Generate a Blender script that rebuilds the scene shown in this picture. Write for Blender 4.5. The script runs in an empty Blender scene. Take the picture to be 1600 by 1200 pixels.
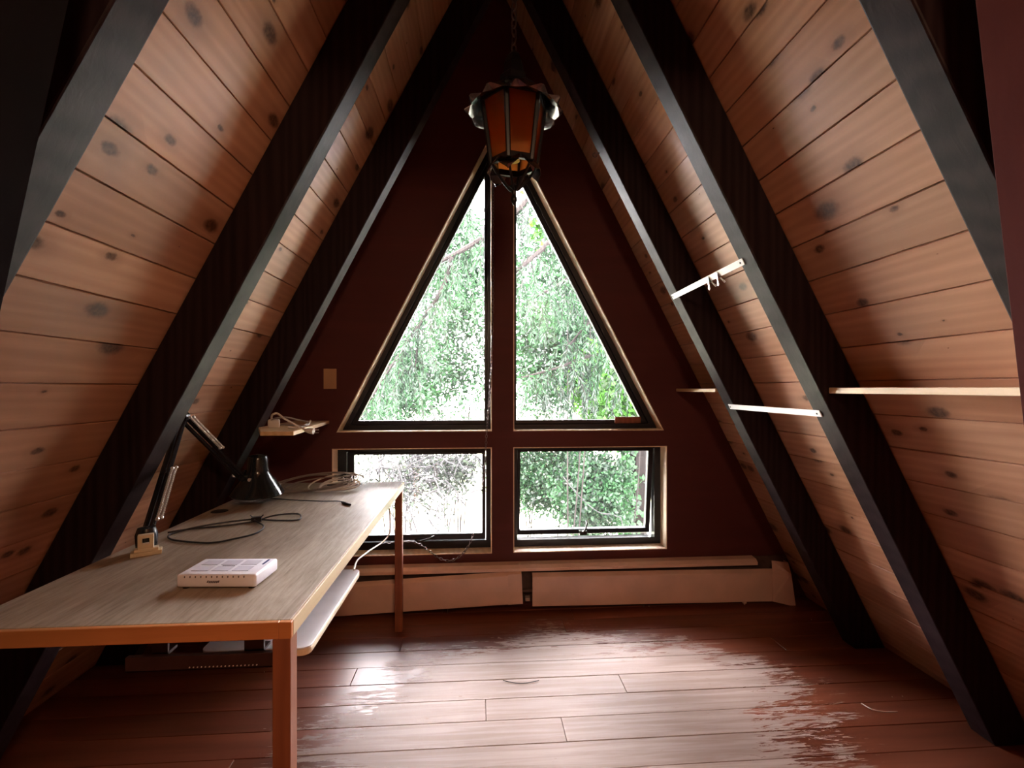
import bpy, bmesh, math, random
from mathutils import Vector, Matrix
random.seed(7)
SC = bpy.context.scene
COL = SC.collection
# ------------------------------------------------------------------ camera
F, YAW, V0, HC = 736.4, 0.069, 606.15, 1.218
CY, SY = math.cos(YAW), math.sin(YAW)
cam_d = bpy.data.cameras.new('camera'); cam = bpy.data.objects.new('camera', cam_d); COL.objects.link(cam)
cam.location = (0, 0, HC); cam.rotation_euler = (math.pi/2, 0, -YAW)
cam_d.sensor_width = 36.0; cam_d.lens = 36.0*F/1600; cam_d.shift_y = (V0-600)/1600
cam_d.clip_start = 0.02; cam_d.clip_end = 300
SC.camera = cam
# ------------------------------------------------------------------ world: bright overcast sky
SKY = 40.0
W = bpy.data.worlds.new('sky'); SC.world = W; W.use_nodes = True
bg = W.node_tree.nodes['Background']; bg.inputs[0].default_value = (1.0, 0.968, 0.995, 1); bg.inputs[1].default_value = SKY
# window portal: guides sampling of the daylight, emits nothing itself
pl = bpy.data.lights.new('window_portal', 'AREA'); pl.shape = 'RECTANGLE'; pl.size = 1.9; pl.size_y = 2.4
pl.cycles.is_portal = True
po = bpy.data.objects.new('window_portal', pl); COL.objects.link(po); po.location = (0.13, 2.84, 1.45); po.rotation_euler = (math.radians(-90), 0, 0)
# hazy sun high behind the house: it falls on the trees and the ground, not into the room
sl_ = bpy.data.lights.new('sun', 'SUN'); sl_.energy = 20; sl_.angle = math.radians(3); sl_.color = (1.0, .95, .86)
so = bpy.data.objects.new('sun', sl_); COL.objects.link(so); so.rotation_euler = Vector((.45, .55, -.95)).to_track_quat('-Z', 'Y').to_euler()
# added warm fill light, an unseen source behind the camera
ll = bpy.data.lights.new('rear_fill', 'POINT'); ll.energy = 15; ll.color = (1.0, 0.66, 0.40); ll.shadow_soft_size = 0.11
lo = bpy.data.objects.new('rear_fill', ll); COL.objects.link(lo); lo.location = (0.287, -0.55, 1.98)
vs = SC.view_settings
vs.view_transform = 'Standard'; vs.look = 'None'; vs.exposure = 1.38; vs.gamma = 1.0; vs.use_curve_mapping = False
try:
    SC.cycles.use_denoising = True; SC.cycles.max_bounces = 10; SC.cycles.diffuse_bounces = 6
    SC.cycles.transparent_max_bounces = 12; SC.cycles.caustics_reflective = False; SC.cycles.caustics_refractive = False
    SC.cycles.sample_clamp_indirect = 8.0
except Exception: pass

# ------------------------------------------------------------------ room constants (metres)
X0, ZIN, T = 0.107, 3.17, 0.518          # ridge line, apex of the rafters' inner edge, run per metre of rise
ROFF = 0.151                              # rafter depth measured level
YW = 2.62                                 # inner face of the window wall
YR = -1.6                                 # rear of the loft
RW = 0.083                                # rafter thickness
ZRO = ZIN + ROFF/T
def P(u, v, X=None, Y=None, Z=None):
    a, b = (u-800)/F, (V0-v)/F
    d = Vector((CY*a+SY, -SY*a+CY, b))
    if Y is not None: k = Y/d.y
    elif Z is not None: k = (Z-HC)/d.z
    else: k = X/d.x
    return Vector((0, 0, HC)) + d*k
def PR(u, v, off=0.0, side=1):            # a pixel on the inner plane of the rafters, pushed inwards by off
    a, b = (u-800)/F, (V0-v)/F
    d = Vector((CY*a+SY, -SY*a+CY, b))
    n = Vector((side, 0, T)); q = Vector((X0, 0, ZIN))
    n.normalize()
    k = (n.dot(q-Vector((0, 0, HC)))-off)/n.dot(d)
    return Vector((0, 0, HC)) + d*k
def roofx(z, side): return X0 + side*(T*(ZIN-z)+ROFF)

# ------------------------------------------------------------------ mesh helpers
class MB:
    def __init__(s): s.v = []; s.f = []
    def add(s, vs, fs):
        o = len(s.v); s.v += [tuple(x) for x in vs]; s.f += [tuple(i+o for i in f) for f in fs]; return s
    def box(s, a, b):
        (x0, y0, z0), (x1, y1, z1) = a, b
        return s.add([(x0,y0,z0),(x1,y0,z0),(x1,y1,z0),(x0,y1,z0),(x0,y0,z1),(x1,y0,z1),(x1,y1,z1),(x0,y1,z1)],
                     [(0,3,2,1),(4,5,6,7),(0,1,5,4),(1,2,6,5),(2,3,7,6),(3,0,4,7)])
    def obox(s, c, ax, ay, az):
        c, ax, ay, az = map(Vector, (c, ax, ay, az)); vs = []
        for k in (-1, 1):
            for i, j in ((-1,-1),(1,-1),(1,1),(-1,1)): vs.append(c+ax*i+ay*j+az*k)
        return s.add(vs, [(0,3,2,1),(4,5,6,7),(0,1,5,4),(1,2,6,5),(2,3,7,6),(3,0,4,7)])
    def prism(s, poly, d):                # 3-D polygon swept by vector d
        n = len(poly); d = Vector(d); vs = [Vector(p) for p in poly]; vs += [p+d for p in vs]
        return s.add(vs, [tuple(range(n))[::-1], tuple(range(n, 2*n))]+[(i, (i+1)%n, n+(i+1)%n, n+i) for i in range(n)])
    def ring(s, outer, inner, d):         # frame between two polygons with the same corner count
        n = len(outer); d = Vector(d)
        o = [Vector(p) for p in outer]; i_ = [Vector(p) for p in inner]
        vs = o+i_+[p+d for p in o]+[p+d for p in i_]; fs = []
        for k in range(n):
            m = (k+1)%n
            fs += [(k, m, n+m, n+k), (2*n+k, 3*n+k, 3*n+m, 2*n+m), (k, 2*n+k, 2*n+m, m), (n+k, n+m, 3*n+m, 3*n+k)]
        return s.add(vs, fs)
    def tube(s, pts, r, n=8, cap=True, closed=False):
        pts = [Vector(p) for p in pts]; N = len(pts); rs = r if isinstance(r, (list, tuple)) else [r]*N
        up = None; vs = []
        for i, p in enumerate(pts):
            if closed: t = pts[(i+1)%N]-pts[i-1]
            else: t = pts[min(i+1, N-1)]-pts[max(i-1, 0)]
            t = t.normalized() if t.length > 1e-9 else Vector((0,0,1))
            if up is None:
                up = Vector((0,0,1)) if abs(t.z) < .9 else Vector((1,0,0))
            a = (up - t*up.dot(t)); a = a.normalized() if a.length > 1e-6 else t.orthogonal().normalized()
            up = a; b = t.cross(a)
            for k in range(n):
                an = 2*math.pi*k/n; vs.append(p+(a*math.cos(an)+b*math.sin(an))*rs[i])
        fs = []
        for i in range(N if closed else N-1):
            j = (i+1)%N
            for k in range(n):
                m = (k+1)%n; fs.append((i*n+k, i*n+m, j*n+m, j*n+k))
        if cap and not closed: fs += [tuple(range(n))[::-1], tuple(range((N-1)*n, N*n))]
        return s.add(vs, fs)
    def lathe(s, prof, c, n=24, axis=(0,0,1), phase=0.0):
        ax = Vector(axis).normalized(); q = Vector((0,0,1)).rotation_difference(ax); c = Vector(c); vs = []
        for r, z in prof:
            for k in range(n):
                an = 2*math.pi*(k+phase)/n; vs.append(c+q@Vector((r*math.cos(an), r*math.sin(an), z)))
        fs = []
        for i in range(len(prof)-1):
            for k in range(n):
                m = (k+1)%n; fs.append((i*n+k, i*n+m, (i+1)*n+m, (i+1)*n+k))
        return s.add(vs, fs)
def wloc(o):
    v = Vector((0,0,0))
    while o is not None: v += o.location; o = o.parent
    return v
def mesh(name, mb, mat, bevel=0.0, smooth=False, seg=2, solid=0.0):
    me = bpy.data.meshes.new(name); me.from_pydata([tuple(v) for v in mb.v], [], mb.f)
    bm = bmesh.new(); bm.from_mesh(me)
    if solid:
        bmesh.ops.solidify(bm, geom=bm.faces[:], thickness=solid)
    bmesh.ops.recalc_face_normals(bm, faces=bm.faces)
    if bevel > 0:
        es = [e for e in bm.edges if len(e.link_faces) == 2 and e.calc_face_angle(0) > .5]
        bmesh.ops.bevel(bm, geom=es, offset=bevel, segments=seg, affect='EDGES', profile=.5, clamp_overlap=True)
    bm.to_mesh(me); bm.free()
    if smooth:
        for p in me.polygons: p.use_smooth = True
        try: me.set_sharp_from_angle(angle=math.radians(38))
        except Exception: pass
    me.materials.append(mat); return me
def obj(name, mb, mat, parent=None, bevel=0.0, smooth=False, base=None, seg=2, solid=0.0):
    off = Vector(base) if base is not None else (wloc(parent) if parent is not None else Vector((0,0,0)))
    mb2 = MB(); mb2.v = [Vector(v)-off for v in mb.v]; mb2.f = mb.f
    o = bpy.data.objects.new(name, mesh(name, mb2, mat, bevel, smooth, seg, solid)); COL.objects.link(o)
    if parent is not None: o.parent = parent
    elif base is not None: o.location = base
    return o
def tag(o, label, cat=None, group=None, kind=None):
    o['label'] = label
    if cat: o['category'] = cat
    if group: o['group'] = group
    if kind: o['kind'] = kind
    return o
def thing(name, loc, label, cat, group=None):
    o = bpy.data.objects.new(name, None); COL.objects.link(o); o.location = loc; o.empty_display_size = .05
    return tag(o, label, cat, group)
def struct(name, loc=(0,0,0), label=None):
    o = bpy.data.objects.new(name, None); COL.objects.link(o); o.location = loc; o['kind'] = 'structure'
    if label: o['label'] = label
    return o
def catmull(pts, n=8, closed=False):
    pts = [Vector(p) for p in pts]; N = len(pts); out = []
    for i in range(N if closed else N-1):
        g = (lambda k: pts[k%N]) if closed else (lambda k: pts[max(0, min(N-1, k))])
        a, b, c, d = g(i-1), g(i), g(i+1), g(i+2)
        for k in range(n):
            t = k/n; out.append(.5*((2*b)+(c-a)*t+(2*a-5*b+4*c-d)*t*t+(3*b-a-3*c+d)*t**3))
    if not closed: out.append(pts[-1])
    return out

# ------------------------------------------------------------------ materials
class NT:
    def __init__(s, name):
        s.m = bpy.data.materials.new(name); s.m.use_nodes = True; s.t = s.m.node_tree
        s.b = s.t.nodes['Principled BSDF']; s.out = s.t.nodes['Material Output']
    def n(s, typ, **kw):
        nd = s.t.nodes.new(typ)
        for k, v in kw.items():
            if k[0] == 'i' and k[1:].isdigit(): s.set(nd.inputs[int(k[1:])], v)
            else: setattr(nd, k, v)
        return nd
    def set(s, sock, v):
        if hasattr(v, 'is_linked') or isinstance(v, bpy.types.NodeSocket): s.t.links.new(v, sock)
        else: sock.default_value = v
    def math(s, op, a, b=0.0, c=0.0, clamp=False):
        nd = s.n('ShaderNodeMath', operation=op, use_clamp=clamp); s.set(nd.inputs[0], a); s.set(nd.inputs[1], b); s.set(nd.inputs[2], c); return nd.outputs[0]
    def mix(s, fac, a, b):
        nd = s.n('ShaderNodeMix', data_type='RGBA'); s.set(nd.inputs[0], fac); s.set(nd.inputs[6], a); s.set(nd.inputs[7], b); return nd.outputs[2]
    def mul(s, fac, a, b):
        nd = s.n('ShaderNodeMix', data_type='RGBA', blend_type='MULTIPLY'); s.set(nd.inputs[0], fac); s.set(nd.inputs[6], a); s.set(nd.inputs[7], b); return nd.outputs[2]
    def ramp(s, x, lo, hi):
        nd = s.n('ShaderNodeMapRange', clamp=True, interpolation_type='SMOOTHSTEP'); s.set(nd.inputs[0], x); s.set(nd.inputs[1], lo); s.set(nd.inputs[2], hi); return nd.outputs[0]
    def noise(s, vec, scale=5., detail=3., rough=.55, dist=0.):
        nd = s.n('ShaderNodeTexNoise'); s.set(nd.inputs['Vector'], vec); nd.inputs['Scale'].default_value = scale
        nd.inputs['Detail'].default_value = detail; nd.inputs['Roughness'].default_value = rough; nd.inputs['Distortion'].default_value = dist
        return nd.outputs[0]
    def scaled(s, vec, sc):
        nd = s.n('ShaderNodeVectorMath', operation='MULTIPLY'); s.set(nd.inputs[0], vec); nd.inputs[1].default_value = sc; return nd.outputs[0]
    def bump(s, h, strength=.3, dist=.002):
        nd = s.n('ShaderNodeBump'); s.set(nd.inputs['Height'], h); nd.inputs['Strength'].default_value = strength; nd.inputs['Distance'].default_value = dist
        s.t.links.new(nd.outputs[0], s.b.inputs['Normal'])
    def objvec(s, rnd=True):
        tc = s.n('ShaderNodeTexCoord').outputs['Object']
        if not rnd: return tc
        r = s.n('ShaderNodeObjectInfo').outputs['Random']
        cb = s.n('ShaderNodeCombineXYZ'); s.set(cb.inputs[0], s.math('MULTIPLY', r, 13.7)); s.set(cb.inputs[1], s.math('MULTIPLY', r, 71.3)); s.set(cb.inputs[2], s.math('MULTIPLY', r, 7.9))
        a = s.n('ShaderNodeVectorMath', operation='ADD'); s.set(a.inputs[0], tc); s.set(a.inputs[1], cb.outputs[0]); return a.outputs[0]
    def rnd(s): return s.n('ShaderNodeObjectInfo').outputs['Random']
    def color(s, c): s.set(s.b.inputs['Base Color'], c)
    def rough(s, r): s.set(s.b.inputs['Roughness'], r)
def C(r, g, b): return (r, g, b, 1)
def plain(name, c, rough=.5, metal=0.0, var=.12, scale=14., spec=.5, bump=.0):
    k = NT(name); v = k.objvec(); n = k.noise(v, scale, 4.)
    k.color(k.mix(k.ramp(n, .3, .7), C(*[x*(1-var) for x in c]), C(*[min(1, x*(1+var)) for x in c])))
    k.rough(k.math('ADD', rough-.06, k.math('MULTIPLY', n, .12))); k.b.inputs['Metallic'].default_value = metal
    k.b.inputs['Specular IOR Level'].default_value = spec
    if bump: k.bump(n, bump, .001)
    return k.m
def wood(name, c1, c2, along=1, knots=0.0, rough=.42, tint=.25, grain=1.0, rnd=True, bump=.12, knotc=(.055,.018,.008), spec=.5):
    k = NT(name); v = k.objvec(rnd)
    st = [26., 26., 26.]; st[along] = 1.6
    sl = [9., 9., 9.]; sl[along] = .9
    col = None
    # knots: sparse cells stretched slightly along the board
    if knots:
        kv = [6.0, 6.0, 6.0]; kv[along] = 3.6
        acr = k.scaled(v, tuple(kv[i] if i != 2 else 0.0 for i in range(3)))
        vo = k.n('ShaderNodeTexVoronoi', voronoi_dimensions='2D'); k.set(vo.inputs['Vector'], acr); vo.inputs['Scale'].default_value = 1.0; vo.inputs['Randomness'].default_value = 1.0
        dist = vo.outputs['Distance']; sp = k.n('ShaderNodeSeparateColor'); k.set(sp.inputs[0], vo.outputs['Color'])
        rad = k.math('MULTIPLY', k.math('POWER', k.math('MAXIMUM', k.math('SUBTRACT', sp.outputs[0], 1-knots), 0.0), 1.3), .19)
        wob = k.math('MULTIPLY', k.math('SUBTRACT', k.noise(v, 55., 4., .7), .5), .07)
        dd = k.math('ADD', dist, wob)
        rr = k.math('DIVIDE', dd, k.math('ADD', rad, .0006))
        kmask = k.math('MULTIPLY', k.math('SUBTRACT', 1.0, k.ramp(rr, .5, 1.25)), k.math('ADD', .76, k.math('MULTIPLY', k.ramp(k.noise(v, 90., 3.), .35, .65), .24)))
        halo = k.math('SUBTRACT', 1.0, k.ramp(rr, .8, 3.2))
        warp = k.math('MULTIPLY', halo, .55)
    gv = k.scaled(v, tuple(st)); lv = k.scaled(v, tuple(sl))
    g = k.noise(gv, 1.6, 5., .6, .6); l = k.noise(lv, 1.0, 3., .5, .8)
    wv = k.n('ShaderNodeTexWave', wave_type='BANDS', bands_direction='X' if along != 0 else 'Y'); k.set(wv.inputs[0], k.scaled(v, tuple(sl)))
    wv.inputs['Scale'].default_value = 1.1; wv.inputs['Distortion'].default_value = 9.; wv.inputs['Detail'].default_value = 2.5; wv.inputs['Detail Scale'].default_value = .8
    f = k.math('ADD', k.math('MULTIPLY', g, .5*grain), k.math('ADD', k.math('MULTIPLY', l, .45), k.math('MULTIPLY', wv.outputs['Fac'], .22*grain)))
    col = k.mix(k.ramp(f, .28, .85), C(*c1), C(*c2))
    if tint:
        r = k.rnd(); r2 = k.math('FRACT', k.math('MULTIPLY', r, 17.31))
        col = k.mul(1.0, col, k.mix(r, C(1-tint, 1-tint*1.15, 1-tint*1.3), C(1+tint*.25, 1+tint*.25, 1+tint*.25)))
        col = k.mul(1.0, col, k.mix(r2, C(1, .95, .9), C(.98, 1.03, 1.05)))
    if knots:
        col = k.mix(k.math('MULTIPLY', halo, .42), col, C(c1[0]*.6, c1[1]*.5, c1[2]*.45))
        col = k.mix(k.math('MULTIPLY', kmask, .95), col, C(*knotc))
    k.color(col); k.rough(k.math('ADD', rough-.08, k.math('MULTIPLY', l, .18)))
    k.b.inputs['Specular IOR Level'].default_value = spec
    k.bump(g, bump, .0015)
    return k.m
M = {}
M['board'] = wood('cedar_boards', (.46,.232,.138), (.67,.375,.235), 1, knots=.92, rough=.42, tint=.22, grain=.6, bump=.05, spec=.22)
M['rafter'] = wood('dark_stained_rafter', (.010,.0045,.0055), (.025,.014,.0155), 2, rough=.45, tint=.15, grain=1.0, bump=.4, spec=.13)
M['redwall'] = wood('dark_red_stain', (.082,.018,.016), (.118,.028,.025), 0, rough=.62, tint=0, grain=.5, rnd=False, spec=.3)
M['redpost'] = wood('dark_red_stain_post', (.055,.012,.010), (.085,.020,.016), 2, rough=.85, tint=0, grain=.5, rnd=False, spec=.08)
M['shadepost'] = wood('shaded_jamb', (.0045,.0025,.0025), (.008,.004,.004), 2, rough=.95, tint=0, grain=.5, rnd=False, spec=.04)  # left jamb of the same wall, its shade put into the colour
M['rawwood'] = wood('raw_pale_lining', (.70,.52,.35), (.84,.68,.52), 2, rough=.6, tint=.1)
M['shelfwood'] = wood('pale_shelf_pine', (.58,.38,.20), (.75,.54,.32), 1, rough=.5, tint=.1)
M['desktrim'] = wood('orange_oak_trim', (.42,.15,.045), (.60,.25,.09), 0, rough=.38, tint=0, rnd=False)
M['deskleg'] = wood('oak_leg', (.20,.062,.028), (.30,.105,.046), 2, rough=.5, tint=.1)
M['deskedge'] = wood('pale_oak_edge', (.42,.30,.16), (.58,.44,.26), 1, rough=.45, tint=0, rnd=False)
M['black'] = plain('black_frame_paint', (.010,.009,.012), .38, var=.2)
M['blackmetal'] = plain('black_enamel', (.012,.012,.014), .25, var=.1)
M['lampblack'] = plain('lamp_shade_enamel', (.010,.014,.016), .16, var=.1)
M['iron'] = plain('wrought_iron', (.008,.007,.008), .36, .2, .3, bump=.2, spec=.35)
M['ironleaf'] = plain('hammered_iron_leaf', (.20,.19,.205), .24, 1.0, .25, 30., bump=.4)
M['chrome'] = plain('chrome', (.75,.72,.68), .3, .7, .05)
M['chain'] = plain('antique_chain', (.20,.17,.17), .34, .8, .3)
M['brass'] = plain('brass_socket', (.62,.45,.12), .3, .9, .1)
M['cream'] = plain('cream_heater_enamel', (.74,.52,.42), .42, var=.07, scale=6.)
M['creamdark'] = plain('heater_inside', (.10,.06,.05), .6, var=.3)
M['ivory'] = plain('ivory_plastic', (.62,.50,.33), .4, var=.06)
M['wallplate'] = plain('tan_switch_plate', (.50,.30,.16), .42, var=.06)
M['white'] = plain('white_plastic', (.80,.80,.86), .38, var=.03)
M['whitedull'] = plain('router_panel', (.60,.58,.66), .5, var=.04)
M['print'] = plain('grey_print', (.10,.08,.10), .5, var=.05)
M['printblue'] = plain('blue_print', (.07,.08,.25), .5, var=.05)
M['strap'] = plain('white_steel_strap', (.86,.85,.84), .35, var=.03)
M['tray'] = plain('white_laminate', (.74,.73,.76), .36, var=.04)
M['trayedge'] = plain('cream_laminate_edge', (.66,.55,.38), .45, var=.05)
M['greycable'] = plain('grey_cable', (.22,.19,.17), .5, var=.1)
M['whitecable'] = plain('white_cable', (.66,.61,.55), .45, var=.08)
M['blackcable'] = plain('black_cable', (.011,.010,.011), .4, var=.1)
M['brownmetal'] = plain('brown_steel_bracket', (.050,.020,.016), .45, .2, .2)
M['bark'] = wood('tree_bark', (.0055,.0045,.0045), (.013,.011,.010), 2, rough=.95, tint=0, bump=.8, spec=.05)
M['twig'] = plain('dry_twig', (.014,.0135,.014), .9, var=.25, spec=.1)
M['paper'] = plain('pale_shaving', (.70,.62,.56), .7, var=.05)
M['hole'] = plain('dark_hole', (.008,.006,.006), .7, var=.1)
M['clipgreen'] = plain('green_clip', (.02,.07,.045), .35, var=.1)
M['clipbrown'] = plain('brown_clip', (.09,.04,.035), .35, var=.1)
M['cladding'] = plain('sheathing', (.12,.09,.07), .8, var=.1)
def leafmat(name, c, tr, seed=0):
    k = NT(name); v = k.objvec(False); n = k.ramp(k.noise(v, 1.5, 3.), .3, .7)
    geo = k.n('ShaderNodeNewGeometry').outputs['Random Per Island']
    f = k.math('ADD', k.math('MULTIPLY', n, .5), k.math('MULTIPLY', geo, .5))
    col = k.mix(k.ramp(f, .25, .8), C(c[0]*.42, c[1]*.42, c[2]*.46), C(c[0]*1.55, c[1]*1.75, c[2]*1.35))
    d = k.n('ShaderNodeBsdfDiffuse'); k.set(d.inputs[0], col)
    t = k.n('ShaderNodeBsdfTranslucent'); k.set(t.inputs[0], k.mul(1.0, col, C(*tr)))
    g = k.n('ShaderNodeBsdfGlossy'); g.inputs['Roughness'].default_value = .45; g.inputs[0].default_value = C(1,1,1)
    a = k.n('ShaderNodeMixShader'); a.inputs[0].default_value = .45; k.t.links.new(d.outputs[0], a.inputs[1]); k.t.links.new(t.outputs[0], a.inputs[2])
    b = k.n('ShaderNodeMixShader'); b.inputs[0].default_value = .012; k.t.links.new(a.outputs[0], b.inputs[1]); k.t.links.new(g.outputs[0], b.inputs[2])
    k.t.links.new(b.outputs[0], k.out.inputs[0]); k.t.nodes.remove(k.b); return k.m
M['cedar'] = leafmat('cedar_needles', (.0078,.0190,.0105), (1.5,1.6,1.2))
M['shrub'] = leafmat('shrub_leaves', (.0078,.0200,.0105), (1.5,1.7,1.2))
M['maple'] = leafmat('maple_leaves', (.014,.038,.007), (1.6,1.9,.8))
M['ivy'] = leafmat('ivy_leaves', (.012,.034,.014), (1.5,1.8,1.0))
M['dry'] = leafmat('dry_brush', (.010,.0125,.011), (1.1,1.1,1.0))
# ground outside
k = NT('pale_ground'); v = k.objvec(False); n = k.noise(v, .8, 4.)
k.color(k.mix(k.ramp(n, .35, .7), C(.10,.12,.06), C(.30,.28,.24))); k.rough(.95); k.b.inputs['Specular IOR Level'].default_value = .1; M['ground'] = k.m
# window glass: clear pane with a thin film of dust
k = NT('window_glass'); tr = k.n('ShaderNodeBsdfTransparent'); tr.inputs[0].default_value = C(.97,.965,.97)
gl = k.n('ShaderNodeBsdfGlossy'); gl.inputs['Roughness'].default_value = .03
fr = k.n('ShaderNodeFresnel'); fr.inputs[0].default_value = 1.45
mx = k.n('ShaderNodeMixShader'); k.t.links.new(fr.outputs[0], mx.inputs[0]); k.t.links.new(tr.outputs[0], mx.inputs[1]); k.t.links.new(gl.outputs[0], mx.inputs[2])
du = k.n('ShaderNodeBsdfTranslucent'); du.inputs[0].default_value = C(.8,.86,.84)
v = k.objvec(False); n = k.noise(k.scaled(v, (30., 30., 2.2)), 1., 4.)
m2 = k.n('ShaderNodeMixShader'); k.set(m2.inputs[0], k.math('ADD', .0006, k.math('MULTIPLY', k.ramp(n, .45, .8), .0030)))
k.t.links.new(mx.outputs[0], m2.inputs[1]); k.t.links.new(du.outputs[0], m2.inputs[2]); k.t.links.new(m2.outputs[0], k.out.inputs[0]); k.t.nodes.remove(k.b); M['glass'] = k.m
# amber lantern glass
k = NT('amber_glass'); d = k.n('ShaderNodeBsdfTranslucent'); d.inputs[0].default_value = C(.58,.28,.12)
g2 = k.n('ShaderNodeBsdfGlossy'); g2.inputs['Roughness'].default_value = .15; g2.inputs[0].default_value = C(.9,.7,.5)
t2 = k.n('ShaderNodeBsdfTransparent'); t2.inputs[0].default_value = C(.80,.44,.19)
a = k.n('ShaderNodeMixShader'); a.inputs[0].default_value = .45; k.t.links.new(d.outputs[0], a.inputs[1]); k.t.links.new(t2.outputs[0], a.inputs[2])
b = k.n('ShaderNodeMixShader'); b.inputs[0].default_value = .06; k.t.links.new(a.outputs[0], b.inputs[1]); k.t.links.new(g2.outputs[0], b.inputs[2])
k.t.links.new(b.outputs[0], k.out.inputs[0]); k.t.nodes.remove(k.b); M['amber'] = k.m
# floor: red-brown varnish, worn through to pale wood in the middle of the room
k = NT('worn_floor_boards'); pos = k.n('ShaderNodeNewGeometry').outputs['Position']; v = k.objvec()
sp = k.n('ShaderNodeSeparateXYZ'); k.set(sp.inputs[0], pos)
ex = k.math('DIVIDE', k.math('SUBTRACT', sp.outputs[0], .36), .92); ey = k.math('DIVIDE', k.math('SUBTRACT', sp.outputs[1], 1.66), .66)
r2 = k.math('ADD', k.math('MULTIPLY', ex, ex), k.math('MULTIPLY', ey, ey))
wn = k.noise(k.scaled(v, (1.5, 5., 1.)), 1.6, 5., .65, .7); ws = k.noise(k.scaled(v, (7., 60., 1.)), 1.0, 5., .75, 1.2); wc = k.noise(pos, 2.3, 3., .6)
wear = k.math('ADD', k.math('SUBTRACT', .98, r2), k.math('ADD', k.math('MULTIPLY', k.math('SUBTRACT', wn, .5), 1.7), k.math('ADD', k.math('MULTIPLY', k.math('SUBTRACT', ws, .5), 2.3), k.math('MULTIPLY', k.math('SUBTRACT', wc, .5), 1.5))))
wm = k.ramp(wear, -.02, .06)
gr = k.noise(k.scaled(v, (1.4, 30., 30.)), 1.5, 5., .6, .5); lg = k.noise(k.scaled(v, (.8, 8., 8.)), 1.2, 3.)
var = k.mix(k.ramp(lg, .3, .7), C(.135,.036,.018), C(.215,.066,.034))
var = k.mul(k.math('MULTIPLY', k.ramp(gr, .45, .7), .35), var, C(.6,.5,.45))
var = k.mul(1.0, var, k.mix(k.rnd(), C(.80,.76,.74), C(1.08,1.05,1.03)))
bare = k.mix(k.ramp(gr, .35, .7), C(.31,.215,.18), C(.43,.325,.285))
bare = k.mul(k.ramp(ws, .62, .74), bare, C(.72,.6,.52))
k.color(k.mix(wm, var, bare)); k.rough(k.math('ADD', .36, k.math('MULTIPLY', wm, .22))); k.b.inputs['Specular IOR Level'].default_value = .35
k.bump(k.math('ADD', k.math('MULTIPLY', wm, -.6), k.math('MULTIPLY', gr, .25)), .25, .0012); M['floor'] = k.m
# desk top: greyed oak veneer
k = NT('desk_oak_veneer'); v = k.objvec(False)
g = k.noise(k.scaled(v, (48., 4.0, 1.)), 1.3, 6., .7, 1.6); l = k.noise(k.scaled(v, (6., 2.0, 1.)), 1.4, 5., .65, 1.2); p = k.noise(k.scaled(v, (120., 9., 1.)), 1.0, 3.)
col = k.mix(k.ramp(k.math('ADD', k.math('MULTIPLY', g, .6), k.math('MULTIPLY', l, .5)), .32, .8), C(.21,.155,.105), C(.44,.36,.28))
col = k.mul(k.math('MULTIPLY', k.ramp(p, .55, .72), .45), col, C(.55,.5,.45))
k.color(col); k.rough(k.math('ADD', .46, k.math('MULTIPLY', l, .2))); k.bump(g, .15, .001); M['desktop'] = k.m

# ================================================================== SETTING
# ---- roof slopes (the side walls of the A-frame), one object per board
NN = math.sqrt(1+T*T); DZ = .1096; BW = DZ*NN; G = .0035
for side, zj, nm in ((1, 1.241, 'wall_right'), (-1, 1.228, 'wall_left')):
    root = struct(nm, (X0+side*1.8, YW, 0), 'sloping wall of knotty cedar boards on the %s of the room' % ('right' if side > 0 else 'left'))
    rl = wloc(root); L = YW-YR+.06
    prof = [(.0003,-.022),(.0003,-.009),(.0013,-.0085),(.0016,-.002),(.0032,0),(BW-.0026,0),(BW-.0010,-.002),(BW-.0008,-.0085),(BW,-.009),(BW,-.022)]
    mb = MB(); mb.prism([(x,0,z) for x, z in prof], (0,L,0)); me = mesh('cedar_board', mb, M['board'])
    xa = Vector((side*T,0,-1))/NN; za = Vector((-side,0,-T))/NN; ya = za.cross(xa)
    z = zj
    while z+DZ < ZRO-.02: z += DZ
    i = 0
    while z > -.02:
        o = bpy.data.objects.new('board', me); COL.objects.link(o); o.parent = root
        pt = Vector((roofx(z, side), (YW+.04) if ya.y < 0 else (YR-.02), z)) - rl
        pt += za*random.uniform(-.0012, .0012)
        m = Matrix.Identity(4)
        for r in range(3): m[r][0] = xa[r]; m[r][1] = ya[r]; m[r][2] = za[r]; m[r][3] = pt[r]
        o.matrix_local = m
        z -= DZ; i += 1
    mb = MB(); a = .027*NN; b = .07*NN
    mb.prism([(roofx(-.2,side)+side*a,YR-.1,-.2),(roofx(-.2,side)+side*b,YR-.1,-.2),(X0,YR-.1,ZRO+b/T),(X0,YR-.1,ZRO+a/T)], (0,YW-YR+.3,0))
    obj('sheathing', mb, M['cladding'], root)
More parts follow.
